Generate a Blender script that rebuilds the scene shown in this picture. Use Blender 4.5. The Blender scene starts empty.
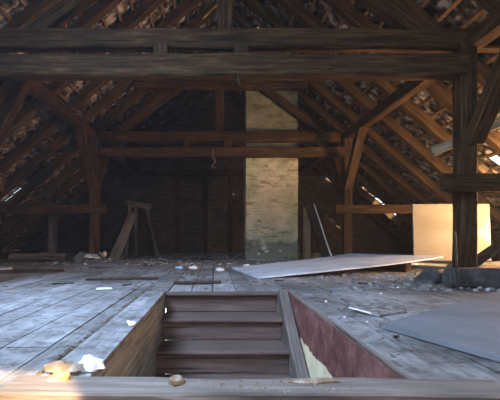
import bpy, bmesh, math, random
from mathutils import Vector, Matrix, noise
R = random.Random(7)
S = bpy.context.scene
C = S.collection
PI = math.pi

# ------------------------------------------------------------------ camera
cam_d = bpy.data.cameras.new('camera'); cam = bpy.data.objects.new('camera', cam_d); C.objects.link(cam)
cam.location = (0, 0, .65); cam.rotation_euler = (PI/2, 0, 0)
cam_d.sensor_width = 36; cam_d.lens = 360/500*36
cam_d.shift_x = .072; cam_d.shift_y = .074
cam_d.clip_start = .02; cam_d.clip_end = 500
S.camera = cam
# ------------------------------------------------------------------ sky, sun, window light
S.view_settings.view_transform = 'Standard'; S.view_settings.look = 'None'
S.view_settings.gamma = 1; S.view_settings.use_curve_mapping = False
S.view_settings.exposure = 0
S.cycles.use_denoising = True
S.cycles.max_bounces = 8; S.cycles.diffuse_bounces = 5
w = bpy.data.worlds.new('sky'); S.world = w; w.use_nodes = True
bg = w.node_tree.nodes['Background']; bg.inputs[0].default_value = (.75, .86, 1, 1); bg.inputs[1].default_value = 4

def lamp(name, kind, loc, aim, energy, color, size=None, size_y=None):
    d = bpy.data.lights.new(name, kind); d.energy = energy; d.color = color
    if kind == 'AREA': d.shape = 'RECTANGLE'; d.size = size; d.size_y = size_y
    if kind == 'SUN': d.angle = .009
    o = bpy.data.objects.new(name, d); C.objects.link(o); o.location = loc
    v = Vector(aim) - Vector(loc) if kind != 'SUN' else Vector(aim)
    o.rotation_euler = v.to_track_quat('-Z', 'Y').to_euler()
    return o
lamp('sun', 'SUN', (12, -6, 12), (-.9, 1.6, -.9), 24, (1, .72, .40))
lamp('skylight_daylight', 'AREA', (-2.9, .6, 4.55), (-1.3, 3.3, 0), 370, (.42, .64, 1), 2.6, 2.2).data.spread = math.radians(105)
lamp('gable_window_daylight', 'AREA', (1.37, -3.7, 2.6), (-1.4, 5, .0), 165, (.92, .88, .90), 2.4, 1.6)
lamp('hatch_daylight', 'AREA', (6.35, 5.85, 1.1), (2.6, 7.4, 3.6), 460, (1, .58, .27), .9, 1.4)
lamp('eaves_fill_light', 'AREA', (-5.7, 4.45, 1.45), (-1.5, 5.3, 2.6), 45, (1, .50, .22), .8, .9)  # added out-of-view warm fill for the undersides of the tie beams

# ------------------------------------------------------------------ constants of the place
XC = .17          # centre line of the attic
SL = .87          # roof slope
HW = 7.85         # half width at floor
Y0, Y1 = -4.0, 15.0
ANG = math.atan(SL)
def roof_z(u): return SL*(HW-abs(u))

# ------------------------------------------------------------------ materials
def mat(name, rough=.85):
    m = bpy.data.materials.new(name); m.use_nodes = True
    n = m.node_tree.nodes; b = n['Principled BSDF']; b.inputs['Roughness'].default_value = rough
    b.inputs['Specular IOR Level'].default_value = .12
    return m, n, m.node_tree.links, b
def ramp(n, stops):
    r = n.new('ShaderNodeValToRGB'); e = r.color_ramp.elements
    e[0].position, e[0].color = stops[0][0], (*stops[0][1], 1)
    e[1].position, e[1].color = stops[-1][0], (*stops[-1][1], 1)
    for p, c in stops[1:-1]:
        k = e.new(p); k.color = (*c, 1)
    return r
def tex(n, l, scale, sx=(1,1,1), detail=5, rough=.6, rnd=True, co='Object'):
    tc = n.new('ShaderNodeTexCoord'); mp = n.new('ShaderNodeMapping'); mp.inputs['Scale'].default_value = sx
    src = tc.outputs[co]
    if rnd:
        oi = n.new('ShaderNodeObjectInfo'); mu = n.new('ShaderNodeMath'); mu.operation = 'MULTIPLY'; mu.inputs[1].default_value = 40
        l.new(oi.outputs['Random'], mu.inputs[0]); l.new(mu.outputs[0], mp.inputs['Location'])
    l.new(src, mp.inputs['Vector'])
    t = n.new('ShaderNodeTexNoise'); t.inputs['Scale'].default_value = scale; t.inputs['Detail'].default_value = detail
    t.inputs['Roughness'].default_value = rough
    l.new(mp.outputs[0], t.inputs['Vector'])
    return t
def bump(n, l, b, src, s=.4, d=.01):
    k = n.new('ShaderNodeBump'); k.inputs['Strength'].default_value = s; k.inputs['Distance'].default_value = d
    l.new(src, k.inputs['Height']); l.new(k.outputs[0], b.inputs['Normal'])
def wood(name, dark, mid, light, dust=0, dustcol=(.3,.3,.3), rough=.8, vary=.5, stretch=(1.1, 16, 16)):
    """timber whose grain runs along the object's own X axis"""
    m, n, l, b = mat(name, rough)
    g = tex(n, l, 1.6, stretch, 7, .65)
    r = ramp(n, [(.32, dark), (.52, mid), (.72, light)]); l.new(g.outputs[0], r.inputs[0])
    big = tex(n, l, 1.3, (1, 2, 2), 4)
    r2 = ramp(n, [(.3, (1-vary,)*3), (.7, (1+vary*.5,)*3)]); l.new(big.outputs[0], r2.inputs[0])
    mx = n.new('ShaderNodeMix'); mx.data_type = 'RGBA'; mx.blend_type = 'MULTIPLY'; mx.inputs[0].default_value = 1
    l.new(r.outputs[0], mx.inputs[6]); l.new(r2.outputs[0], mx.inputs[7])
    out = mx.outputs[2]
    # dark checks (drying cracks) along the grain
    ck = tex(n, l, 2.2, (.5, 22, 22), 2)
    r3 = ramp(n, [(.33, (.35,)*3), (.38, (1,)*3)]); l.new(ck.outputs[0], r3.inputs[0])
    m2 = n.new('ShaderNodeMix'); m2.data_type = 'RGBA'; m2.blend_type = 'MULTIPLY'; m2.inputs[0].default_value = 1
    l.new(out, m2.inputs[6]); l.new(r3.outputs[0], m2.inputs[7]); out = m2.outputs[2]
    if dust:
        ge = n.new('ShaderNodeNewGeometry'); sp = n.new('ShaderNodeSeparateXYZ'); l.new(ge.outputs['Normal'], sp.inputs[0])
        r4 = ramp(n, [(.6, (0,)*3), (.95, (dust,)*3)]); l.new(sp.outputs['Z'], r4.inputs[0])
        m3 = n.new('ShaderNodeMix'); m3.data_type = 'RGBA'; l.new(r4.outputs[0], m3.inputs[0])
        l.new(out, m3.inputs[6]); m3.inputs[7].default_value = (*dustcol, 1); out = m3.outputs[2]
    l.new(out, b.inputs['Base Color'])
    bump(n, l, b, g.outputs[0], .5, .012)
    return m
M = {}
M['timber'] = wood('old_brown_timber', (.014,.008,.004), (.058,.032,.014), (.13,.072,.031), .3, (.11,.085,.06))
M['rafter'] = wood('rafter_timber', (.028,.017,.008), (.08,.047,.021), (.165,.10,.048))
M['batten'] = wood('batten_wood', (.10,.06,.03), (.22,.13,.07), (.34,.22,.12))
M['grey'] = wood('weathered_grey_wood', (.06,.05,.042), (.13,.11,.092), (.23,.20,.17), .4, (.32,.32,.32))
M['pale'] = wood('pale_wood', (.22,.17,.11), (.36,.28,.18), (.46,.37,.25), vary=.3)
M['darkwood'] = wood('dark_plank_wood', (.03,.02,.013), (.07,.045,.03), (.12,.08,.05))
M['stair'] = wood('stair_wood', (.095,.060,.050), (.13,.086,.070), (.17,.118,.098), .2, (.17,.125,.105), vary=.3)
M['side'] = wood('stairwell_wood', (.20,.18,.165), (.36,.335,.31), (.50,.48,.45), .4, (.36,.32,.29), vary=.35)
M['edge'] = wood('trodden_edge_wood', (.08,.06,.048), (.17,.13,.105), (.30,.245,.20), .3, (.3,.26,.23), vary=.5)

def floor_material():
    m, n, l, b = mat('dusty_floorboards', .75)
    b.inputs['Specular IOR Level'].default_value = .3
    tc = n.new('ShaderNodeTexCoord')
    at = n.new('ShaderNodeAttribute'); at.attribute_name = 'plank'
    g = tex(n, l, 1.5, (22, 1, 22), 6, .65, False)
    r = ramp(n, [(.3, (.26,.245,.235)), (.5, (.36,.352,.345)), (.72, (.46,.46,.465))]); l.new(g.outputs[0], r.inputs[0])
    d = tex(n, l, .8, (1, 1, 1), 7, .7, False)
    rd = ramp(n, [(.38, (.34,.31,.29)), (.5, (.70,.69,.68)), (.62, (1.1,1.12,1.18))]); l.new(d.outputs[0], rd.inputs[0])
    mx = n.new('ShaderNodeMix'); mx.data_type = 'RGBA'; mx.blend_type = 'MULTIPLY'; mx.inputs[0].default_value = .9
    l.new(r.outputs[0], mx.inputs[6]); l.new(rd.outputs[0], mx.inputs[7])
    rp = ramp(n, [(0, (.72,.70,.68)), (1, (1.12,1.12,1.14))]); l.new(at.outputs['Fac'], rp.inputs[0])
    m2 = n.new('ShaderNodeMix'); m2.data_type = 'RGBA'; m2.blend_type = 'MULTIPLY'; m2.inputs[0].default_value = 1
    l.new(mx.outputs[2], m2.inputs[6]); l.new(rp.outputs[0], m2.inputs[7])
    f = tex(n, l, 9, (1, 1, 1), 6, .75, False)
    rf = ramp(n, [(.40, (.35,.33,.31)), (.50, (1,1,1)), (.66, (1,1,1)), (.72, (1.5,1.5,1.5))]); l.new(f.outputs[0], rf.inputs[0])
    m3 = n.new('ShaderNodeMix'); m3.data_type = 'RGBA'; m3.blend_type = 'MULTIPLY'; m3.inputs[0].default_value = .75
    l.new(m2.outputs[2], m3.inputs[6]); l.new(rf.outputs[0], m3.inputs[7])
    l.new(m3.outputs[2], b.inputs['Base Color'])
    bump(n, l, b, f.outputs[0], .5, .012)
    return m
M['floor'] = floor_material()
def plain(name, stops, scale, rough=.85, bs=.4, detail=6, sx=(1,1,1), bd=.01):
    m, n, l, b = mat(name, rough)
    g = tex(n, l, scale, sx, detail, .65)
    r = ramp(n, stops); l.new(g.outputs[0], r.inputs[0]); l.new(r.outputs[0], b.inputs['Base Color'])
    bump(n, l, b, g.outputs[0], bs, bd)
    return m
M['plaster'] = plain('plaster_fragment', [(.3, (.35,.33,.30)), (.6, (.6,.59,.57))], 9)
M['white'] = plain('white_crumbs', [(.3, (.66,.66,.66)), (.6, (.85,.85,.84))], 9, .7)
M['paper'] = plain('white_paper', [(.3, (.75,.75,.76)), (.6, (.9,.9,.9))], 5, .6)
M['bluebits'] = plain('pale_blue_plastic', [(.3, (.25,.42,.62)), (.6, (.5,.65,.8))], 5, .4)
M['chip'] = plain('brown_chips', [(.3, (.05,.035,.025)), (.6, (.16,.12,.09))], 9)
M['orange'] = plain('orange_foam', [(.3, (.35,.17,.07)), (.5, (.52,.33,.16)), (.66, (.6,.5,.36))], 12)
M['brownbit'] = plain('brown_rotten_wood', [(.3, (.12,.07,.04)), (.5, (.27,.18,.11)), (.66, (.42,.36,.3))], 14)
M['rubble'] = plain('rubble_dust', [(.35, (.10,.09,.08)), (.5, (.22,.21,.2)), (.68, (.45,.45,.46))], 14, .95, .8, bd=.03)
M['sack'] = plain('grey_sacking', [(.3, (.035,.035,.035)), (.5, (.07,.07,.07)), (.7, (.13,.13,.13))], 6, .9, .7, bd=.03)
M['sheet'] = plain('pale_blue_sheet', [(.3, (.40,.44,.50)), (.5, (.58,.63,.70)), (.7, (.74,.78,.84))], 2.2, .45, .15, bd=.003)
M['slab'] = plain('grey_panel', [(.3, (.12,.13,.14)), (.5, (.165,.175,.19)), (.7, (.21,.22,.24))], 1.4, .75, .1, bd=.003)
M['board'] = plain('cream_board', [(.3, (.19,.165,.12)), (.5, (.235,.205,.15)), (.7, (.28,.25,.185))], 1.2, .55, .1, sx=(1,1,3), bd=.003)
M['metal'] = plain('rusty_iron', [(.3, (.06,.045,.035)), (.6, (.16,.12,.09))], 20, .5)
M['rope'] = plain('pale_rope', [(.3, (.12,.10,.07)), (.6, (.2,.17,.12))], 30)
M['blackmetal'] = plain('dark_iron', [(.3, (.015,.015,.015)), (.6, (.04,.04,.04))], 20, .6)

def tile_material():
    m, n, l, b = mat('clay_tile_undersides', .9)
    g = tex(n, l, 5, (1, 1, 1), 3, .6, False)
    at = n.new('ShaderNodeAttribute'); at.attribute_name = 'tile'
    r = ramp(n, [(.38, (.03,.025,.02)), (.46, (.09,.075,.065)), (.54, (.24,.215,.19)), (.61, (.62,.59,.55))]); l.new(g.outputs[0], r.inputs[0])
    r2 = ramp(n, [(0, (.55,.5,.46)), (.7, (.95,.9,.88)), (1, (1.25,1.1,1.0))]); l.new(at.outputs['Fac'], r2.inputs[0])
    mx = n.new('ShaderNodeMix'); mx.data_type = 'RGBA'; mx.blend_type = 'MULTIPLY'; mx.inputs[0].default_value = 1
    l.new(r.outputs[0], mx.inputs[6]); l.new(r2.outputs[0], mx.inputs[7]); l.new(mx.outputs[2], b.inputs['Base Color'])
    f = tex(n, l, 22, (1,1,1), 4, .7, False); bump(n, l, b, f.outputs[0], .7, .02)
    return m
M['tile'] = tile_material()
def brick_material(name, c1, c2, mortar, ms, bw, rh, over=None, ax='XZ', fac=.0):
    m, n, l, b = mat(name, .95)
    tc = n.new('ShaderNodeTexCoord'); sp = n.new('ShaderNodeSeparateXYZ'); cb = n.new('ShaderNodeCombineXYZ')
    l.new(tc.outputs['Object'], sp.inputs[0])
    ad = n.new('ShaderNodeMath'); l.new(sp.outputs['X'], ad.inputs[0]); l.new(sp.outputs['Y'], ad.inputs[1])
    l.new(ad.outputs[0], cb.inputs[0]); l.new(sp.outputs['Z'], cb.inputs[1])
    wob = tex(n, l, 5, (1,1,1), 3, .5, False)
    va = n.new('ShaderNodeVectorMath'); va.operation = 'MULTIPLY_ADD'; va.inputs[1].default_value = (.03,.03,.03)
    l.new(wob.outputs['Color'], va.inputs[0]); l.new(cb.outputs[0], va.inputs[2])
    br = n.new('ShaderNodeTexBrick'); l.new(va.outputs[0], br.inputs['Vector'])
    br.inputs['Color1'].default_value = (*c1, 1); br.inputs['Color2'].default_value = (*c2, 1); br.inputs['Mortar'].default_value = (*mortar, 1)
    br.inputs['Scale'].default_value = 1; br.inputs['Mortar Size'].default_value = ms
    br.inputs['Brick Width'].default_value = bw; br.inputs['Row Height'].default_value = rh; br.inputs['Mortar Smooth'].default_value = .5
    out = br.outputs['Color']
    g = tex(n, l, 2.5, (1,1,1), 6, .7, False)
    r = ramp(n, [(.3, (.55,.55,.55)), (.7, (1.3,1.3,1.3))]); l.new(g.outputs[0], r.inputs[0])
    mx = n.new('ShaderNodeMix'); mx.data_type = 'RGBA'; mx.blend_type = 'MULTIPLY'; mx.inputs[0].default_value = 1
    l.new(out, mx.inputs[6]); l.new(r.outputs[0], mx.inputs[7]); out = mx.outputs[2]
    if over == 'chimney':
        # soot-stained damp foot, bare render patches and greenish bloom, each with its own outline
        z = n.new('ShaderNodeMath'); z.operation = 'MULTIPLY_ADD'; z.inputs[1].default_value = 1.3
        k = tex(n, l, 2.2, (1,1,1), 5, .6, False)
        l.new(k.outputs[0], z.inputs[0])
        neg = n.new('ShaderNodeMath'); neg.operation = 'MULTIPLY'; neg.inputs[1].default_value = -1.0; l.new(sp.outputs['Z'], neg.inputs[0])
        l.new(neg.outputs[0], z.inputs[2])
        rz = ramp(n, [(.0, (0,0,0)), (.16, (.85,.85,.85))]); l.new(z.outputs[0], rz.inputs[0])
        m2 = n.new('ShaderNodeMix'); m2.data_type = 'RGBA'; l.new(rz.outputs[0], m2.inputs[0]); l.new(out, m2.inputs[6]); m2.inputs[7].default_value = (.16,.15,.13,1)
        out = m2.outputs[2]
        gb = tex(n, l, 1.1, (1,1,.6), 4, .6, False)
        rg = ramp(n, [(.40, (1.15,1.12,1.08)), (.58, (.88,1.02,.82))]); l.new(gb.outputs[0], rg.inputs[0])
        m4 = n.new('ShaderNodeMix'); m4.data_type = 'RGBA'; m4.blend_type = 'MULTIPLY'; m4.inputs[0].default_value = .8
        l.new(out, m4.inputs[6]); l.new(rg.outputs[0], m4.inputs[7]); out = m4.outputs[2]
        dk = tex(n, l, 3.4, (.7,.7,2.2), 5, .7, False)
        rk = ramp(n, [(.54, (1,1,1)), (.62, (.55,.5,.42))]); l.new(dk.outputs[0], rk.inputs[0])
        m5 = n.new('ShaderNodeMix'); m5.data_type = 'RGBA'; m5.blend_type = 'MULTIPLY'; m5.inputs[0].default_value = 1
        l.new(out, m5.inputs[6]); l.new(rk.outputs[0], m5.inputs[7]); out = m5.outputs[2]
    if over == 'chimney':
        # the stack's colour turns darker and greyer above the tie beam
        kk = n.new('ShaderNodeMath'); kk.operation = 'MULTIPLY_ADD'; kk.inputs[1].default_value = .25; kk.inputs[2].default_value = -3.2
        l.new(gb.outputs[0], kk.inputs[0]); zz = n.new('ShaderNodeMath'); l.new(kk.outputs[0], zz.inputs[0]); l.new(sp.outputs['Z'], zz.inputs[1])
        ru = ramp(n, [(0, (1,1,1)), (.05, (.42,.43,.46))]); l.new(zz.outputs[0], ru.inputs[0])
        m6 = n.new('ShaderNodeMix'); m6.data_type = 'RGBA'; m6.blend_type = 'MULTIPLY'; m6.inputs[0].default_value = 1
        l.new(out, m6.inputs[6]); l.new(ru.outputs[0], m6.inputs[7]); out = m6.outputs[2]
    l.new(out, b.inputs['Base Color'])
    bump(n, l, b, br.outputs['Fac'], -.6, .015)
    return m
M['brickwall'] = brick_material('old_brick', (.07,.048,.036), (.12,.088,.068), (.045,.04,.033), .018, .27, .085)
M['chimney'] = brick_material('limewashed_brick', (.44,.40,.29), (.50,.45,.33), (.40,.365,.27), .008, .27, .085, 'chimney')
def shaft_material():
    """maroon paint band above, bare yellowish plaster below, with a ragged edge"""
    m, n, l, b = mat('maroon_paint_over_plaster', .7)
    tc = n.new('ShaderNodeTexCoord'); sp = n.new('ShaderNodeSeparateXYZ'); l.new(tc.outputs['Object'], sp.inputs[0])
    k = tex(n, l, 5, (1,1,1), 5, .6, False)
    z = n.new('ShaderNodeMath'); z.operation = 'MULTIPLY_ADD'; z.inputs[1].default_value = .16; l.new(k.outputs[0], z.inputs[0]); l.new(sp.outputs['Z'], z.inputs[2])
    rz = ramp(n, [(.49, (0,0,0)), (.5, (1,1,1))]); ad = n.new('ShaderNodeMath'); ad.inputs[1].default_value = .785; l.new(z.outputs[0], ad.inputs[0]); l.new(ad.outputs[0], rz.inputs[0])
    g = tex(n, l, 4, (1,1,1), 7, .75, False)
    rr = ramp(n, [(.38, (.11,.045,.04)), (.52, (.20,.085,.07)), (.62, (.27,.15,.13)), (.70, (.42,.33,.3))]); l.new(g.outputs[0], rr.inputs[0])
    rp = ramp(n, [(.3, (.62,.50,.30)), (.6, (.88,.75,.48))]); l.new(g.outputs[0], rp.inputs[0])
    mx = n.new('ShaderNodeMix'); mx.data_type = 'RGBA'; l.new(rz.outputs[0], mx.inputs[0]); l.new(rp.outputs[0], mx.inputs[6]); l.new(rr.outputs[0], mx.inputs[7])
    l.new(mx.outputs[2], b.inputs['Base Color']); bump(n, l, b, g.outputs[0], .4, .01)
    return m
M['maroon'] = shaft_material()

# ------------------------------------------------------------------ building helpers
def props(o, label=None, cat=None, group=None, kind=None):
    for k, v in (('label', label), ('category', cat), ('group', group), ('kind', kind)):
        if v: o[k] = v
    return o
def link(name, bm, m, parent=None, smooth=False):
    me = bpy.data.meshes.new(name); bm.normal_update(); bm.to_mesh(me); bm.free()
    for x in (m if isinstance(m, (list, tuple)) else [m]): me.materials.append(x)
    if smooth:
        for p in me.polygons: p.use_smooth = True
    o = bpy.data.objects.new(name, me); C.objects.link(o)
    if parent: o.parent = parent
    return o
def empty(name, loc):
    o = bpy.data.objects.new(name, None); o.location = loc; o.empty_display_size = .2; C.objects.link(o); return o
def beam_bm(L, w, h, jit=.008, bev=.01, taper=1, bow=0, seed=None, notch=None):
    """hewn timber: X from 0 to L, width along Y, height along Z, slightly irregular"""
    sd = seed if seed is not None else R.random()*100
    bm = bmesh.new(); n = max(2, min(26, int(L/.28)))
    rings = []
    prof = []
    c = min(bev, w*.3, h*.3)
    for sx, sy in ((-1,-1), (1,-1), (1,1), (-1,1)):
        a = (sx*(w/2-c), sy*h/2); b_ = (sx*w/2, sy*(h/2-c))
        prof += [a, b_] if sx*sy > 0 else [b_, a]
    # order the eight points round the section
    prof.sort(key=lambda p: math.atan2(p[1]/h, p[0]/w))
    for i in range(n+1):
        x = L*i/n; f = 1+(taper-1)*i/n; ring = []
        for (py, pz) in prof:
            q = Vector((x*1.3+sd, py*5, pz*5+sd)); d = noise.noise_vector(q)*jit
            edge = noise.noise(Vector((x*2.1+sd*3, 3*(py > 0), 5*(pz > 0))))*jit
            ring.append(bm.verts.new((x, py*f+d.y+edge, pz*f+d.z+edge+bow*math.sin(PI*i/n))))
        rings.append(ring)
    for i in range(n):
        for k in range(8):
            bm.faces.new((rings[i][k], rings[i][(k+1) % 8], rings[i+1][(k+1) % 8], rings[i+1][k]))
    bm.faces.new(rings[0][::-1]); bm.faces.new(rings[-1])
    bmesh.ops.recalc_face_normals(bm, faces=bm.faces)
    return bm
def frame_of(p0, p1, up=(0,0,1)):
    x = (Vector(p1)-Vector(p0)).normalized(); u = Vector(up)
    if abs(x.dot(u)) > .98: u = Vector((0,1,0))
    y = u.cross(x).normalized(); z = x.cross(y)
    return Matrix((x, y, z)).transposed().to_4x4()
def beam(name, p0, p1, w, h, m, parent=None, up=(0,0,1), **k):
    p0, p1 = Vector(p0), Vector(p1)
    o = link(name, beam_bm((p1-p0).length, w, h, **k), m, parent)
    mw = Matrix.Translation(p0 - (parent.location if parent else Vector())) @ frame_of(p0, p1, up)
    o.matrix_basis = mw
    return o
def prism_bm(pts, t):
    """slab from a list of 3-D corner points of its top, thickness t downwards"""
    bm = bmesh.new(); a = [bm.verts.new(p) for p in pts]; b_ = [bm.verts.new(Vector(p)-Vector((0,0,t))) for p in pts]
    n = len(pts)
    bm.faces.new(a); bm.faces.new(b_[::-1])
    for i in range(n): bm.faces.new((a[i], b_[i], b_[(i+1) % n], a[(i+1) % n]))
    bmesh.ops.recalc_face_normals(bm, faces=bm.faces)
    return bm
def box_into(bm, x0, x1, y0, y1, z0, z1, jit=0):
    v = [bm.verts.new((x+R.uniform(-jit, jit), y+R.uniform(-jit, jit), z+R.uniform(-jit, jit)*.5)) for x in (x0, x1) for y in (y0, y1) for z in (z0, z1)]
    F = []
    for q in ((0,1,3,2), (4,6,7,5), (0,4,5,1), (2,3,7,6), (0,2,6,4), (1,5,7,3)): F.append(bm.faces.new([v[i] for i in q]))
    return F
def lump_bm(sx, sy, sz, seed, amp=.3, freq=2.2, sub=3, flat=True):
    bm = bmesh.new(); bmesh.ops.create_icosphere(bm, subdivisions=sub, radius=1)
    for v in bm.verts:
        c = v.co.copy(); d = 1+amp*noise.noise(c*freq+Vector((seed, seed*2, 0)))+amp*.5*noise.noise(c*freq*2.7+Vector((seed, 0, seed)))
        c *= d; z = c.z*sz
        if flat and z < -.25*sz: z = -.25*sz
        v.co = (c.x*sx, c.y*sy, z+(.25*sz if flat else 0))
    bmesh.ops.recalc_face_normals(bm, faces=bm.faces)
    return bm

# ------------------------------------------------------------------ floor with the stairwell opening
OX0, OX1, OY0, OY1 = -.57, .865, 1.59, 4.25
def build_floor():
    bm = bmesh.new(); lay = bm.faces.layers.float.new('plank')
    T = .035
    def plank(x0, x1, y0, y1):
        v = R.random(); dz = R.uniform(-.004, .004)
        for f in box_into(bm, x0+.007, x1-.007, y0+.003, y1, -T+dz, dz, .003): f[lay] = v
    def run(x0, x1, y0, y1):
        y = y0
        while y < y1-.01:
            e = min(y1, y+R.uniform(1.6, 4.2))
            if y1-e < .5: e = y1
            plank(x0, x1, y, e-.004); y = e
    x = -HW+XC-.5
    while x < HW+XC+.45:
        wd = R.uniform(.23, .31); e = x+wd
        for s in (OX0-.24, OX1+.02): 
            if x < s < e+.12: e = s
        e = min(e, HW+XC+.5)
        if OX0-.245 < (x+e)/2 < OX1+.02:
            run(x, e, Y0, OY0-.2); run(x, e, OY1, Y1)
        else: run(x, e, Y0, Y1)
        x = e
    # trimmer boards along the two long edges of the opening
    for f in box_into(bm, OX0-.225, OX0-.0, OY0-.2, OY1+.02, -.035, .012, .004): f[lay] = .9
    # counter boards under the planks, cut round the opening
    for (a, b_, c, d) in ((-HW+XC-.5, OX0-.03, Y0, Y1), (OX1+.05, HW+XC+.5, Y0, Y1), (OX0-.03, OX1+.05, Y0, OY0-.02-.01), (OX0-.03, OX1+.05, OY1+.05, Y1)):
        for f in box_into(bm, a, b_, c, d, -.2, -.045): f[lay] = 0
    return link('floor', bm, M['floor'])
floor = props(build_floor(), kind='structure')
# stairwell shaft
def box_obj(name, x0, x1, y0, y1, z0, z1, m, **p):
    bm = bmesh.new(); box_into(bm, x0, x1, y0, y1, z0, z1); bmesh.ops.recalc_face_normals(bm, faces=bm.faces)
    return props(link(name, bm, m), **p)
ZB = -2.75
def lengthwise_left():
    bm = bmesh.new()
    # boards run along Y: build them along local X and turn
    z = -.03; 
    while z > ZB:
        box_into(bm, 0, OY1-.2, -.03, 0, z-.20, z, .003); z -= .206
    bmesh.ops.recalc_face_normals(bm, faces=bm.faces)
    o = link('wall_stairwell_left', bm, M['side']); o.rotation_euler = (0, 0, PI/2); o.location = (OX0-.031, .2, 0)
    return props(o, kind='structure')
lengthwise_left()
box_obj('wall_stairwell_right', OX1, OX1+.04, .2, OY1+.05, ZB, -.002, M['maroon'], kind='structure')
box_obj('wall_stairwell_far', OX0, OX1, OY1+.045, OY1+.09, ZB, -.2, M['maroon'], kind='structure')
box_obj('wall_stairwell_near', OX0, OX1, .1, .2, ZB, -.2, M['maroon'], kind='structure')
box_obj('floor_below', -1.5, 1.8, -.5, 5, ZB-.1, ZB, M['slab'], kind='structure')
t = beam('trim_1', (OX0-.28, OY0-.10, .02), (OX1+.35, OY0-.10, .004), .17, .05, M['edge'], jit=.010, bev=.008); props(t, kind='structure')
t = beam('trim_2', (OX1+.02, OY0-.02, .006), (OX1+.02, OY1, .006), .035, .025, M['edge'], jit=.003, bev=.006); props(t, kind='structure')

# staircase
st = empty('staircase', (.1, 2.0, ZB)); props(st, 'enclosed brown wooden staircase dropping through the rectangular floor opening', 'staircase')
SX0, SX1 = OX0+.005, .735
n_st = 11; RI, GO = .235, .35
for k in range(n_st):
    yk = OY1-GO*k+.01; zk = -RI*k
    if k > 0:
        o = beam('tread', (SX0, yk+GO/2-.02, zk-.02), (SX1, yk+GO/2-.02, zk-.02), GO+.05, .04, M['stair'], st, jit=.003, bev=.012)
        m0 = o
    if k == 0:
        beam('tread', (SX0, OY1-.01, -.018), (SX1+.05, OY1-.01, -.018), .09, .045, M['stair'], st, jit=.003, bev=.012)
    beam('riser', (SX0, yk+.012, zk-.04-(RI-.04)/2), (SX1, yk+.012, zk-.04-(RI-.04)/2), .02, RI-.045, M['stair'], st, jit=.002, bev=.003)
# stringer along the right side
dz = -RI*(n_st-1); dy = -GO*(n_st-1)
beam('stringer', (.795, OY1+.0, -.10), (.795, OY1+dy, -.10+dz), .11, .34, M['edge'], st, jit=.003, bev=.006)

# ------------------------------------------------------------------ roof: tiles as the ceiling, with the holes the photo shows
SKY = (-1, -1.0, 2.2, 1.9, 4.4)       # side, y0, y1, u0, u1 : rooflight above the viewer
HATCH = (1, 5.0, 6.7, 5.8, 7.0)
EAVE = (-1, 3.95, 5.0, 5.5, 6.5)  # unseen opening added at the left eaves to go with the warm fill
OPEN = [SKY, HATCH, EAVE,
        (1, 14.8, 15.1, 4.38, 4.66),
        (1, 13.0, 13.35, 5.6, 6.5), (1, 7.2, 7.5, 5.5, 5.8),
        ]
NARROW = {}
def slope(side):
    bm = bmesh.new(); lay = bm.faces.layers.float.new('tile')
    PT, TW = .34, .235
    Ls = HW/math.cos(ANG)+.75
    rows = int(Ls/PT)+1; cols = int((Y1-Y0)/TW)+1
    off = .235      # from the rafters' lower line to the tiles, measured square to the slope
    dx, dz = math.cos(ANG), -math.sin(ANG); nx, nz = math.sin(ANG), math.cos(ANG)
    rr = random.Random(11+side)
    for r in range(rows):
        for c in range(cols):
            s0 = r*PT; yc = Y0+(c+.5)*TW; um = (s0+PT/2)*dx
            skip = False
            for (sd, ya, yb, ua, ub) in OPEN:
                if sd == side and ya < yc < yb and ua < um < ub: skip = True
            if side == 1 and 9.72 < yc < 10.45 and .8 < um < 2.05: skip = True
            wf = 1.06; yo = 0
            for (sd, ya, yb, ua, ub, f) in GAPS:
                if sd == side and ya < yc < yb and ua < um < ub: wf = f
            if skip: continue
            v = rr.random(); tl = PT+.09; j = rr.uniform(-.012, .012); jy = rr.uniform(-.004, .004)
            def P(a, b, th):   # a along the slope 0..1, b across -1..1
                s = s0+a*tl-.02+j
                hgt = off+.012+.045*a+.022*math.cos(b*PI*1.0)+th+rr.uniform(-.002, .002)
                u = s*dx+hgt*nx*1.0
                z = SL*HW + s*dz + hgt*nz
                return (XC+side*u, yc+jy+b*TW/2*wf, z)
            top = [[bm.verts.new(P(a, b/2, .014)) for b in (-2,-1,0,1,2)] for a in (0, 1)]
            bot = [[bm.verts.new(P(a, b/2, 0)) for b in (-2,-1,0,1,2)] for a in (0, 1)]
            F = []
            for k in range(4):
                F.append((top[0][k], top[0][k+1], top[1][k+1], top[1][k])); F.append((bot[0][k], bot[1][k], bot[1][k+1], bot[0][k+1]))
                for a in (0, 1): F.append((top[a][k], top[a][k+1], bot[a][k+1], bot[a][k]))
            for k in (0, 4): F.append((top[0][k], top[1][k], bot[1][k], bot[0][k]))
            for f in F:
                g = bm.faces.new(f); g[lay] = v
    bmesh.ops.recalc_face_normals(bm, faces=bm.faces)
    o = link('ceiling', bm, M['tile'], smooth=False)
    return props(o, kind='structure')
GAPS = [(-1, 10.34, 10.56, 5.6, 6.15, .6), (-1, 9.87, 10.1, 4.14, 4.4, .5), (-1, 9.2, 9.4, 2.0, 2.25, .8), (-1, 9.6, 9.84, 2.5, 2.75, .8), (1, 10.9, 11.2, 2.6, 2.85, .85), (1, 13.15, 13.35, 5.2, 6.15, .7)]
slope(-1); slope(1)
# ridge cap
rc = bmesh.new()
prev = None
for i in range(9):
    a = PI*(.12+.76*i/8); p = [rc.verts.new((XC+.32*math.cos(a), y, SL*HW+.12+.28*math.sin(a)+.14)) for y in (Y0-.1, Y1+.1)]
    if prev: rc.faces.new((prev[0], prev[1], p[1], p[0]))
    prev = p
ro = link('ceiling', rc, M['tile']); props(ro, kind='structure')
sm = ro.modifiers.new('thickness', 'SOLIDIFY'); sm.thickness = .02

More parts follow.
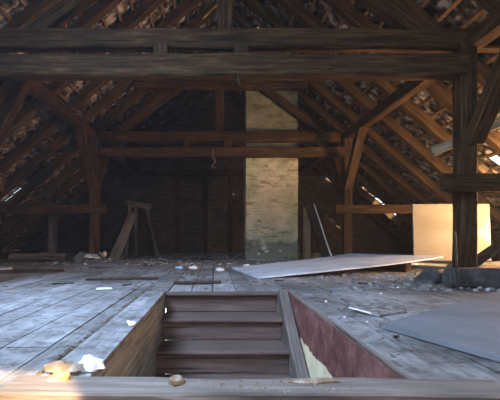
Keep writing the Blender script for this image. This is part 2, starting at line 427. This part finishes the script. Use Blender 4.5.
# gable walls
def gable(name, y0, y1, hole=None):
    zt = SL*HW+.72; hw = zt/SL
    bm = bmesh.new()
    if not hole:
        a = [bm.verts.new((XC+x, y0, z)) for x, z in ((-hw, -.2), (hw, -.2), (0, zt))]
        b_ = [bm.verts.new((XC+x, y1, z)) for x, z in ((-hw, -.2), (hw, -.2), (0, zt))]
        bm.faces.new(a); bm.faces.new(b_[::-1])
        for i in range(3): bm.faces.new((a[i], b_[i], b_[(i+1) % 3], a[(i+1) % 3]))
    else:
        hx, hz0, hz1, hc = hole
        sl = zt/hw
        L_, R_ = hc-hx, hc+hx
        polys = [((-hw, -.2), (L_, -.2), (L_, zt-abs(L_)*sl)), ((R_, -.2), (hw, -.2), (R_, zt-R_*sl)),
                 ((L_, -.2), (R_, -.2), (R_, hz0), (L_, hz0)), ((L_, hz1), (R_, hz1), (R_, zt-R_*sl), (0, zt), (L_, zt-abs(L_)*sl))]
        for P in polys:
            a = [bm.verts.new((XC+x, y0, z)) for x, z in P]; b_ = [bm.verts.new((XC+x, y1, z)) for x, z in P]
            bm.faces.new(a); bm.faces.new(b_[::-1]); n = len(P)
            for i in range(n): bm.faces.new((a[i], b_[i], b_[(i+1) % n], a[(i+1) % n]))
    bmesh.ops.recalc_face_normals(bm, faces=bm.faces)
    return props(link(name, bm, M['brickwall']), kind='structure')
gable('wall_far', Y1, Y1+.25)
gable('wall_rear', Y0-.25, Y0, (1.3, 1.7, 3.4, 1.2))
wf = bmesh.new()
WX = XC+1.2
for a in ((WX-1.3, WX-1.22, 1.7, 3.4), (WX+1.22, WX+1.3, 1.7, 3.4), (WX-1.22, WX+1.22, 1.7, 1.78), (WX-1.22, WX+1.22, 3.32, 3.4), (WX-.03, WX+.03, 1.78, 3.32)):
    box_into(wf, a[0], a[1], Y0-.15, Y0-.08, a[2], a[3])
props(link('window_1', wf, M['grey']), kind='structure')
# studs and rail against the far gable
for i, x in enumerate((-1.5, -.35, .7, 3.1)):
    t = beam('trim_%d' % (3+i), (x, Y1-.07, 0), (x, Y1-.07, 3.5), .16, .12, M['timber']); props(t, kind='structure')
t = beam('trim_7', (-4.2, Y1-.08, 3.3), (4.6, Y1-.08, 3.3), .14, .22, M['timber']); props(t, kind='structure')
# eaves plates on the floor
t = beam('trim_8', (XC-HW+.35, Y0, .06), (XC-HW+.35, Y1, .06), .2, .14, M['timber']); props(t, kind='structure')
t = beam('trim_9', (XC+HW-.35, Y0, .06), (XC+HW-.35, Y1, .06), .2, .14, M['timber']); props(t, kind='structure')
# hatch lining in the right slope, rooflight lining in the left slope
def roof_pt(side, u, y, off): 
    return Vector((XC+side*(u+off*math.sin(ANG)), y, roof_z(u)+off*math.cos(ANG)))
def lining(name, side, y0, y1, u0, u1, num):
    e = empty(name, roof_pt(side, u1, y0, .1)); e['kind'] = 'structure'
    for (a, b_) in (((u0, y0), (u0, y1)), ((u1, y0), (u1, y1)), ((u0, y0), (u1, y0)), ((u0, y1), (u1, y1))):
        beam('window_frame', roof_pt(side, a[0], a[1], .26), roof_pt(side, b_[0], b_[1], .26), .06, .16, M['pale'], e, up=(side*math.sin(ANG), 0, math.cos(ANG)))
lining('window_2', 1, 5.0, 6.7, 5.8, 7.0, 0)
lining('eaves_fill_opening', -1, 3.95, 5.0, 5.5, 6.5, 0)  # lining of the made-up left opening around the warm fill lamp
lining('window_3', -1, -1.0, 2.2, 1.9, 4.4, 0)

# ------------------------------------------------------------------ rafters and battens
ORD = ['first','second','third','fourth','fifth','sixth','seventh','eighth','ninth','tenth','eleventh','twelfth','thirteenth','fourteenth','fifteenth','sixteenth','seventeenth','eighteenth','nineteenth','twentieth','twenty-first','twenty-second','twenty-third','twenty-fourth','twenty-fifth','twenty-sixth','twenty-seventh','twenty-eighth','twenty-ninth','thirtieth','thirty-first','thirty-second','thirty-third']
ys = [9.6+.95*k for k in range(-14, 6)]
for side, nm in ((-1, 'left'), (1, 'right')):
    ahead = 0
    for y in ys:
        if y < 2.8 : where = None
        u0 = .03; u1 = HW-.25
        if side == -1 and SKY[1] < y < SKY[2]: u0 = SKY[4]+.05
        if side == 1 and HATCH[1] < y < HATCH[2]: u1 = HATCH[3]-.05
        if side == -1 and EAVE[1] < y < EAVE[2]: u1 = EAVE[3]-.05
        yj = y+R.uniform(-.04, .04)
        o = beam('rafter', roof_pt(side, u1, yj, .075), roof_pt(side, u0, yj, .075), .175, .20, M['rafter'], up=(side*math.sin(ANG), 0, math.cos(ANG)), jit=.012, bev=.012)
        if y < 3.6: lab = 'hewn rafter of the %s roof slope, %s from the rear gable' % (nm, ORD[ys.index(y)])
        else:
            lab = 'brown hewn rafter of the %s roof slope, %s counted forward from the far gable' % (nm, ORD[len(ys)-1-ys.index(y)])
        props(o, lab, 'rafter', 'rafters of the %s roof slope' % nm)
    s = .28; k = 0
    Ls = (HW)/math.cos(ANG)-.1
    while s < Ls:
        u = s*math.cos(ANG)
        cuts = [(Y0, Y1)]
        for (sd, ya, yb, ua, ub) in (SKY, HATCH, EAVE):
            if sd == side and ua-.05 < u < ub+.05: cuts = [(Y0, ya-.03), (yb+.03, Y1)]
        if len(cuts) == 2: cuts = cuts[1:]
        for (a, b_) in cuts:
            o = beam('roof_batten', roof_pt(side, u, a, .19), roof_pt(side, u, b_, .19), .055, .04, M['batten'], up=(side*math.sin(ANG), 0, math.cos(ANG)), jit=.006, bev=.004)
            props(o, 'thin tile batten nailed over the %s rafters, %s below the ridge' % (nm, ORD[k]), 'batten', 'tile battens of the %s roof slope' % nm)
        s += .34; k += 1

# ------------------------------------------------------------------ trusses
def truss(Y, where, zl, hl, zu, hu, xu):
    T = empty('roof_truss', (XC, Y, 0)); props(T, where, 'roof truss', 'timber roof trusses')
    m = M['timber']; f = 1
    beam('tie_beam', (XC-3.62 if xu > 4 else XC-3.2, Y-.02, zl), (XC+3.28, Y-.02, zl), .19, hl, m, T, jit=.018, bev=.02)
    beam('tie_beam', (XC-xu, Y+.04, zu), (XC+xu, Y+.04, zu-.01), .17, hu, m, T, jit=.018, bev=.02)
    for sx in (-.9, .2):
        beam('spacer_block', (XC+sx, Y, zl+.1), (XC+sx, Y, zu-.1), .2, .2, m, T)
    for s in (-1, 1):
        px_ = {1: 3.31 if xu > 4 else 3.37, -1: 3.35}[s]
        beam('post', (XC+s*px_, Y, 0), (XC+s*px_, Y, 3.3), .22, .22 if s > 0 else .26, m, T, jit=.012, bev=.018)
        beam('rail', (XC+s*(2.88 if xu > 4 and s > 0 else 3.0), Y-.18, 1.38), (XC+s*6.0, Y-.18, 1.38), .10, .235, m, T, jit=.008, bev=.01)
        beam('strut', (XC+s*2.7, Y+.05, 3.5), (XC+s*.95, Y+.05, 4.78), .18, .2, m, T, jit=.012, bev=.012)
        beam('knee_brace', (XC+s*3.36, Y-.1, 1.95), (XC+s*3.36, Y-1.05, 3.28), .15, .22, m, T, up=(1,0,0), jit=.01)
        if not (s == 1 and xu > 4): beam('knee_brace', (XC+s*3.36, Y+.1, 1.95), (XC+s*3.36, Y+1.05, 3.28), .15, .22, m, T, up=(1,0,0), jit=.01)
    beam('collar_beam', (XC-2.3, Y, 4.72), (XC+2.3, Y, 4.70), .2, .24, m, T, jit=.012)
    beam('king_post', (XC-.02, Y+.13, 3.2), (XC-.02, Y+.13, 6.5), .21, .16, m, T, jit=.01)
    return T
truss(5.0, 'large dark timber truss nearest the viewer, its double tie beam spanning the picture', 3.0, .305, 3.405, .27, 4.15)
truss(9.6, 'middle timber truss with king post, crossing in front of the pale chimney', 2.90, .25, 3.33, .27, 3.2)
for s, nm in ((-1, 'left'), (1, 'right')):
    p = beam('purlin', (XC+s*3.42, Y0, 3.36), (XC+s*3.42, Y1, 3.36), .22, .22, M['timber'], jit=.012, bev=.015)
    props(p, 'long squared purlin lying on the %s row of posts' % nm, 'purlin', 'roof purlins')

# ------------------------------------------------------------------ dusty air
hb = bmesh.new(); box_into(hb, -9, 9.4, -4.6, 15.6, -3.0, 8.2); bmesh.ops.recalc_face_normals(hb, faces=hb.faces)
hm = bpy.data.materials.new('dusty_air'); hm.use_nodes = True; hn = hm.node_tree.nodes; hn.remove(hn['Principled BSDF'])
vs = hn.new('ShaderNodeVolumeScatter'); vs.inputs['Density'].default_value = .0024; vs.inputs['Color'].default_value = (.85, .92, 1, 1); vs.inputs['Anisotropy'].default_value = .2
hm.node_tree.links.new(vs.outputs[0], hn['Material Output'].inputs['Volume'])
props(link('haze', hb, hm), 'thin dusty haze filling the attic', 'haze', None, 'stuff')

# ------------------------------------------------------------------ chimney
ch = empty('chimney', (1.575, 10.08, 0)); props(ch, 'wide limewashed brick chimney stack with a dark stained foot', 'chimney')
bm = bmesh.new(); nx_, nz_ = 12, 40
def chim_pt(x, y, z):
    d = noise.noise_vector(Vector((x*2, y*2, z*2)))*.016
    return (x+d.x, y+d.y, z)
X0c, X1c, Ya, Yb, Zt = -.705, .705, -.30, .30, 7.9
ringpts = [(X0c+(X1c-X0c)*i/nx_, Ya) for i in range(nx_)]+[(X1c, Ya+(Yb-Ya)*i/5) for i in range(5)]+[(X1c-(X1c-X0c)*i/nx_, Yb) for i in range(nx_)]+[(X0c, Yb-(Yb-Ya)*i/5) for i in range(5)]
rows_ = [[bm.verts.new(chim_pt(x, y, Zt*k/nz_)) for x, y in ringpts] for k in range(nz_+1)]
for k in range(nz_):
    for i in range(len(ringpts)):
        j = (i+1) % len(ringpts); bm.faces.new((rows_[k][i], rows_[k][j], rows_[k+1][j], rows_[k+1][i]))
bm.faces.new(rows_[-1]); bmesh.ops.recalc_face_normals(bm, faces=bm.faces)
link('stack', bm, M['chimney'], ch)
for (x, z, s, sd) in ((-.22, .36, .07, 1), (-.15, .27, .05, 2), (.22, .28, .035, 3), (-.36, .20, .035, 5)):
    o = link('plaster_patch', lump_bm(s, .012, s*.8, sd, .6, 2.5, 3, False), M['plaster'], ch); o.location = (x, Ya-.004, z)

# ------------------------------------------------------------------ posts, planks and boards standing about
def stick(name, p0, p1, w, h, m, label, cat, **k):
    return props(beam(name, p0, p1, w, h, m, **k), label, cat)
stick('short_post', (2.72, 10.6, 0), (2.72, 10.6, 1.52), .22, .14, M['pale'], 'short pale upright post just right of the chimney', 'post', up=(0,1,0))
lp = beam('leaning_plank', (3.20, 10.2, .02), (2.72, 10.45, 1.75), .05, .26, M['darkwood'], up=(1,0,0)); props(lp, 'dark plank leaning right of the chimney with a pale painted edge', 'plank')
e = beam('painted_edge', (3.30, 10.13, .10), (2.88, 10.37, 1.60), .02, .035, M['paper'], up=(1,0,0)); 
e.parent = lp; e.matrix_parent_inverse = lp.matrix_basis.inverted(); e['label'] = 'pale painted edge'
stick('leaning_plank', (-2.72, 9.75, 0), (-2.28, 10.15, 1.32), .06, .30, M['grey'], 'grey weathered plank leaning beside the left middle post', 'plank', up=(1,0,0), taper=.72)
th = empty('trestle', (-2.25, 11.2, 0)); props(th, 'thin-legged wooden trestle standing behind the leaning grey plank', 'trestle')
beam('top_rail', (-2.75, 11.2, 1.72), (-1.95, 11.2, 1.58), .09, .16, M['grey'], th)
for a, b_ in (((-2.7, 11.1, 0), (-2.62, 11.2, 1.66)), ((-2.45, 11.3, 0), (-2.42, 11.2, 1.62)), ((-1.72, 11.1, 0), (-2.1, 11.2, 1.56))):
    beam('leg', a, b_, .08, .08, M['grey'], th)
stick('upright_post', (-4.62, 10.3, 0), (-4.62, 10.3, 1.62), .2, .16, M['grey'], 'pale greyish upright post under the left rafters', 'post', up=(0,1,0))
stick('log', (-5.4, 9.55, .12), (-4.0, 9.75, .09), .22, .20, M['grey'], 'weathered grey log lying on the floor at the left post', 'log', jit=.03, bev=.06)
stick('pale_plank', (3.13, 5.15, 1.87), (4.97, 5.15, 2.68), .035, .14, M['pale'], 'pale plank slanting up to the rafters behind the right front post', 'plank')
stick('low_beam', (4.2, 6.35, .09), (6.9, 7.35, .09), .24, .18, M['grey'], 'squat grey beam lying under the cream board at right', 'beam', jit=.02, bev=.03)
# cream board, standing upright
bb = bmesh.new(); box_into(bb, 0, 1.50, 0, .03, 0, 1.12); bmesh.ops.recalc_face_normals(bb, faces=bb.faces)
bmesh.ops.bevel(bb, geom=bb.edges, offset=.004, segments=1)
o = link('cream_board', bb, M['board']); o.location = (3.95, 7.10, .185); o.rotation_euler = (-.05, 0, -.02)
props(o, 'tall cream board propped upright behind the right front post', 'board')
# slanted dark panel at the right edge
o = link('dark_slab', prism_bm([(3.72, 5.3, .14), (4.3, 5.3, .55), (4.5, 5.8, .55), (3.9, 5.8, .14)], .05), M['sack']); props(o, 'dark slab leaning up at the right edge of the picture', 'slab')
# pale sheet raised at its right end
def curved_sheet(A, B, Cc, D, t, n=12, sag=.04):
    bm = bmesh.new(); A, B, Cc, D = map(Vector, (A, B, Cc, D)); top = []; bot = []
    for i in range(n+1):
        f = i/n; a = A.lerp(D, f); b_ = B.lerp(Cc, f); r = []; q = []
        for j in range(5):
            p = a.lerp(b_, j/4)+Vector((0, 0, -sag*math.sin(PI*f)*(f)+.004*noise.noise(Vector((i, j, 0)))))
            p.z = max(p.z, t+.004)
            r.append(bm.verts.new(p)); q.append(bm.verts.new(p-Vector((0,0,t))))
        top.append(r); bot.append(q)
    for i in range(n):
        for j in range(4):
            bm.faces.new((top[i][j], top[i][j+1], top[i+1][j+1], top[i+1][j])); bm.faces.new((bot[i][j], bot[i+1][j], bot[i+1][j+1], bot[i][j+1]))
        for j in (0, 4): bm.faces.new((top[i][j], top[i+1][j], bot[i+1][j], bot[i][j]))
    for i in (0, n):
        for j in range(4): bm.faces.new((top[i][j], top[i][j+1], bot[i][j+1], bot[i][j]))
    bmesh.ops.recalc_face_normals(bm, faces=bm.faces)
    return bm
o = link('large_sheet', curved_sheet((.37, 7.3, .03), (.68, 5.55, .03), (4.2, 6.6, .30), (3.2, 8.45, .27), .03), M['sheet'])
props(o, 'large pale blue sheet on the floor, its right end propped up', 'sheet')
# prop under its right end
stick('sleeper', (3.62, 6.7, .09), (3.05, 7.8, .09), .16, .16, M['darkwood'], 'dark sleeper propping the raised end of the pale sheet', 'beam')
# large grey panel on the floor, right
o = link('floor_panel', prism_bm([(1.185, 2.55, .035), (1.78, 1.1, .035), (4.3, 3.0, .035), (3.6, 4.37, .035)], .03), M['slab'])
o.data.update()
props(o, 'large smooth grey panel lying on the floorboards at right', 'panel')
# floor hatch, left
o = link('flat_board', prism_bm([(-6.2, 5.7, .04), (-2.9, 6.6, .04), (-2.85, 6.85, .04), (-6.2, 6.3, .04)], .035), M['darkwood']); props(o, 'dark flat board lying at the left edge of the floor', 'board')
o = link('flat_board', prism_bm([(-6.0, 6.35, .06), (-3.9, 6.8, .06), (-4.0, 7.15, .06), (-6.3, 6.9, .06)], .05), M['sheet']); props(o, 'pale board lying behind the dark flat board at far left', 'board')
stick('loose_lath', (-1.9, 5.35, .02), (-.85, 5.5, .02), .07, .03, M['darkwood'], 'dark loose lath lying left of the stairwell', 'lath')
stick('loose_lath', (-.55, 4.95, .02), (.1, 5.0, .02), .07, .035, M['darkwood'], 'dark short lath lying behind the stairwell opening', 'lath')
stick('white_stick', (1.18, 3.15, .03), (1.275, 2.93, .03), .014, .012, M['paper'], 'thin white stick lying right of the stairwell', 'stick')
o = link('thin_slate', prism_bm([(1.22, 3.12, .02), (1.34, 2.92, .02), (1.62, 3.05, .02), (1.75, 3.3, .02), (1.32, 3.5, .02)], .015), M['rubble']); props(o, 'thin broken flat slab lying behind the white stick', 'slab')
# stone-like blocks and a sack in front of the right front post
o = beam('stone_block', (2.98, 4.60, .115), (4.3, 4.60, .125), .2, .23, M['sack'], jit=.035, bev=.05); props(o, 'long low dark grey stone lying in front of the right front post', 'stone')
o = link('sack', lump_bm(.20, .16, .15, 10, .35, 1.8, 4), M['sack'], smooth=True); o.location = (3.12, 5.15, 0); props(o, 'slumped dark grey sack beneath the raised corner of the pale sheet', 'sack')
# iron rod standing at the front post
stick('iron_rod', (2.97, 4.38, .0), (2.95, 4.42, .72), .028, .028, M['blackmetal'], 'thin dark rod standing against the right front post', 'rod')
# hook and cord hanging from the middle truss
def tube(name, pts, r, m):
    P = [Vector(p) for p in pts]; Q = []
    for i in range(len(P)-1):
        p0, p1, p2, p3 = P[max(i-1, 0)], P[i], P[i+1], P[min(i+2, len(P)-1)]
        for k in range(6):
            t = k/6; Q.append(.5*((2*p1)+(p2-p0)*t+(2*p0-5*p1+4*p2-p3)*t*t+(3*p1-p0-3*p2+p3)*t*t*t))
    Q.append(P[-1]); bm = bmesh.new(); rings = []
    for i, q in enumerate(Q):
        d = (Q[min(i+1, len(Q)-1)]-Q[max(i-1, 0)]).normalized(); a = d.cross(Vector((0, 1, .1))).normalized(); b_ = d.cross(a)
        rings.append([bm.verts.new(q+r*(math.cos(t*PI/4)*a+math.sin(t*PI/4)*b_)) for t in range(8)])
    for i in range(len(rings)-1):
        for t in range(8): bm.faces.new((rings[i][t], rings[i][(t+1) % 8], rings[i+1][(t+1) % 8], rings[i+1][t]))
    bm.faces.new(rings[0]); bm.faces.new(rings[-1]); bmesh.ops.recalc_face_normals(bm, faces=bm.faces)
    return link(name, bm, m, smooth=True)
o = tube('rope_loop', [(-.02, 9.42, 2.95), (-.03, 9.38, 2.75), (.04, 9.37, 2.62), (-.05, 9.37, 2.52), (-.02, 9.38, 2.44), (.05, 9.38, 2.48)], .013, M['rope'])
props(o, 'short pale cord hanging from the lower tie beam of the middle truss', 'cord')
o = tube('hook', [(.33, 4.93, 2.88), (.33, 4.92, 2.82), (.34, 4.92, 2.76), (.36, 4.92, 2.73)], .012, M['blackmetal']); props(o, 'small iron hook fixed under the front tie beam', 'hook')

# ------------------------------------------------------------------ rubble, scraps and chips
o = link('rubble_heap', lump_bm(.42, .28, .10, 5, .5, 2.5, 4), M['rubble']); o.location = (-3.05, 9.2, 0); props(o, kind='stuff'); o['label'] = 'low heap of crumbled plaster at the left middle post'; o['category'] = 'rubble'
o = link('rubble_heap', lump_bm(.9, .3, .07, 9, .5, 2.5, 4), M['rubble']); o.location = (1.5, 9.2, 0); props(o, kind='stuff'); o['label'] = 'thin spread of mortar crumbs at the chimney foot'; o['category'] = 'rubble'
def shard(name, loc, sx, sy, sz, m, seed, rot=0):
    o = link(name, lump_bm(sx, sy, sz, seed, .55, 1.7, 2), m); o.location = loc; o.rotation_euler = (0, 0, rot); return o
for i, (dx_, dy_, s, ml, lb) in enumerate(((-.28, 0, .17, 'grey', 'tilted'), (.02, -.05, .18, 'plaster', 'palest'), (.25, .05, .14, 'rubble', 'dark'), (.35, -.1, .06, 'plaster', 'smallest'))):
    bm = prism_bm([(-s, -s*.7, 0), (s, -s*.5, .04), (s*.8, s*.7, .1), (-s*.6, s*.5, .06)], .03)
    o = link('broken_slab', bm, M[ml]); o.location = (-3.05+dx_, 8.95+dy_, .12+.03*i); o.rotation_euler = (R.uniform(-.3,.3), R.uniform(-.6,.6), R.uniform(0,2))
    props(o, '%s broken slab on the rubble heap at the left middle post' % lb, 'rubble piece', 'broken slabs on the rubble heap')
# near left: white crumpled paper, brown chunk, orange foam
def crumple(sx, sy, sz, seed):
    bm = bmesh.new(); bmesh.ops.create_icosphere(bm, subdivisions=2, radius=1)
    for v in bm.verts:
        c = v.co.copy(); q = c*1.7+Vector((seed*3.1, seed, seed*.7))
        d = 1+.55*noise.noise(q)+.38*abs(noise.noise(q*2.3))-.12
        c *= max(.45, d); v.co = (c.x*sx, c.y*sy, max(c.z, -.3)*sz+.3*sz)
    bmesh.ops.recalc_face_normals(bm, faces=bm.faces)
    return bm
o = link('crumpled_paper', crumple(.095, .045, .04, 4), M['paper']); o.location = (-.60, 1.76, .014); o.rotation_euler = (0,0,-.7); props(o, 'bright white crumpled paper at the near left corner of the stairwell', 'paper')
o = link('rotten_wood_chunk', crumple(.095, .035, .04, 12), M['brownbit']); o.location = (-.71, 1.68, .022); o.rotation_euler = (0,0,.1); props(o, 'brown crumbling wood chunk beside the white crumpled paper', 'wood chunk')
o = link('foam_lump', crumple(.045, .035, .035, 21), M['orange']); o.location = (-.66, 1.535, .035); props(o, 'orange and cream lump in front of the brown wood chunk', 'lump')
o = link('paper_scrap', crumple(.03, .06, .02, 31), M['paper']); o.location = (-.60, 2.62, .014); o.rotation_euler = (0, 0, .5); props(o, 'twisted white paper scrap on the left edge of the stairwell', 'paper')
o = link('paper_scrap', crumple(.11, .09, .012, 33), M['paper']); o.location = (-1.38, 4.5, .002); props(o, 'flat white paper scrap on the floorboards left of the stairwell', 'paper')
def bit(kind, x, y, s, label, cat, ml, grp, seed):
    o = shard(kind, (x, y, 0), s, s*R.uniform(.4, .9), s*R.uniform(.25, .6), M[ml], seed, R.uniform(0, PI)); props(o, label, cat, grp)
for k, (x, y, s, ml, lb) in enumerate(((-.72, 7.4, .07, 'bluebits', 'pale blue plastic scrap far behind the stairwell, leftmost'), (-.42, 7.3, .09, 'white', 'white crumpled scrap between the blue scrap and the pale sheet'),
        (.12, 6.9, .08, 'white', 'white scrap at the left tip of the pale sheet'), (.72, 7.9, .08, 'white', 'small white block in front of the chimney'),
        (1.5, 8.1, .12, 'plaster', 'crumpled white rag between the pale sheet and the chimney'), (1.95, 8.0, .09, 'white', 'white folded scrap right of the crumpled rag'),
        (2.75, 9.4, .09, 'bluebits', 'pale blue plastic scrap at the foot of the short post'))):
    o = link('scrap', crumple(s, s*.7, s*.6, 40+k), M[ml]); o.location = (x, y, 0); props(o, lb, 'scrap')
protos = {}
def scatter(kind, ml, n, xr, yr, sr, label, cat, grp, avoid=True, flat=.4):
    base = []
    for k in range(4):
        bm = lump_bm(1, R.uniform(.4, .8), flat, 50+k*3+len(kind), .6, 1.6, 2)
        me = bpy.data.meshes.new(kind); bm.to_mesh(me); bm.free(); me.materials.append(M[ml]); base.append(me)
    c = 0
    while c < n:
        x = R.uniform(*xr); y = R.uniform(*yr)
        if avoid and OX0-.05 < x < OX1+.1 and OY0-.25 < y < OY1+.12: continue
        o = bpy.data.objects.new(kind, R.choice(base)); C.objects.link(o); s = R.uniform(*sr)
        o.scale = (s, s, s); o.location = (x, y, 0); o.rotation_euler = (0, 0, R.uniform(0, 6.3)); props(o, label, cat, grp); c += 1
def grit(name, ml, n, xr, yr, sr, label, cat, flat=.4, z=0):
    """crumbs nobody could count, as one object"""
    bm = bmesh.new()
    for i in range(n):
        x = R.uniform(*xr); y = yr[0]+(yr[1]-yr[0])*R.random()**1.2
        if OX0-.02 < x < OX1+.1 and OY0-.05 < y < OY1+.06: continue
        s = R.uniform(*sr); a = R.uniform(0, 6.3); k = R.uniform(.4, 1); g = []
        for j in range(5):
            t = a+j*1.257+R.uniform(-.3, .3); g.append((x+s*math.cos(t), y+k*s*math.sin(t)))
        lo = [bm.verts.new((p[0], p[1], z)) for p in g]; hi = [bm.verts.new((x+(p[0]-x)*.7, y+(p[1]-y)*.7, z+s*flat*R.uniform(.6, 1.3))) for p in g]
        bm.faces.new(lo[::-1]); bm.faces.new(hi)
        for j in range(5): bm.faces.new((lo[j], lo[(j+1) % 5], hi[(j+1) % 5], hi[j]))
    bmesh.ops.recalc_face_normals(bm, faces=bm.faces)
    o = link(name, bm, M[ml]); props(o, label, cat, None, 'stuff'); return o
grit('grit', 'chip', 620, (OX0-.27, OX0-.16), (1.62, 4.4), (.004, .02), 'grey grit filling the seam left of the stairwell', 'grit', .5)
grit('dust_crumbs', 'plaster', 700, (-5.5, 5), (8.4, 14.6), (.01, .05), 'pale plaster crumbs strewn over the far floor', 'crumbs')
grit('wood_crumbs', 'chip', 420, (-4.5, 4.5), (4.4, 10), (.01, .05), 'dark wood crumbs strewn over the middle floor', 'crumbs', .3)
grit('wood_crumbs', 'chip', 160, (.95, 2.0), (1.9, 4.6), (.004, .02), 'dark crumbs strewn on the boards right of the stairwell', 'crumbs', .3)
grit('rubble_crumbs', 'rubble', 160, (1.6, 3.6), (4.3, 6.4), (.01, .06), 'dark rubble crumbs in front of the raised sheet', 'crumbs', .6)
grit('sawdust', 'brownbit', 260, (-.83, .6), (1.42, 1.56), (.002, .009), 'brown crumbs lying on the near edge board of the stairwell', 'sawdust', .4, .036)
for i, (x, y, s, l) in enumerate(((1.12, 3.6, .022, 'white crumb nearest the far right corner of the stairwell'), (1.17, 2.75, .016, 'white crumb left of the tip of the grey panel'), (1.30, 2.35, .014, 'white crumb along the lower edge of the grey panel'),
        (2.35, 4.6, .03, 'pale stone chip between the grey panel and the raised sheet'), (1.05, 2.9, .018, 'white crumb beside the thin white stick'), (1.9, 4.1, .03, 'pale chip behind the broken flat slab'))):
    s *= .65; o = link('plaster_crumb', crumple(s, s*.8, s*.7, 80+i), M['white']); o.location = (x, y, 0); props(o, l, 'crumb')
for i, (x, y, sx, sy, a, l) in enumerate(((-2.2, 4.9, .28, .05, .4, 'dark splinter on the boards at far left of the stairwell'), (-1.2, 4.75, .16, .04, 1.0, 'short dark splinter beside the dark loose lath'),
        (.9, 5.3, .14, .05, .2, 'dark splinter just behind the far right corner of the stairwell'), (2.0, 5.0, .25, .06, -.5, 'dark splinter on the boards in front of the pale sheet'),
        (-2.6, 7.5, .3, .06, .1, 'dark splinter on the far floor left of the blue scrap'), (-1.6, 8.2, .22, .06, -.3, 'dark splinter in front of the far wall studs'), (1.15, 2.3, .05, .02, .5, 'tiny dark splinter at the right edge of the stairwell'))):
    o = beam('splinter', (x, y, .012), (x+sx*math.cos(a), y+sx*math.sin(a), .012), sy, .02, M['darkwood'], taper=.4); props(o, l, 'splinter')

for i, (x, y, sx, sy, sz, l) in enumerate(((-.16, 1.50, .035, .03, .03, 'small brown crumb pile in the middle of the near edge board'), (.42, 1.52, .10, .02, .012, 'flat brown splinter heap right of centre on the near edge board'))):
    o = link('bark_piece', crumple(sx, sy, sz, 90+i), M['brownbit']); o.location = (x, y, .036); props(o, l, 'bark')
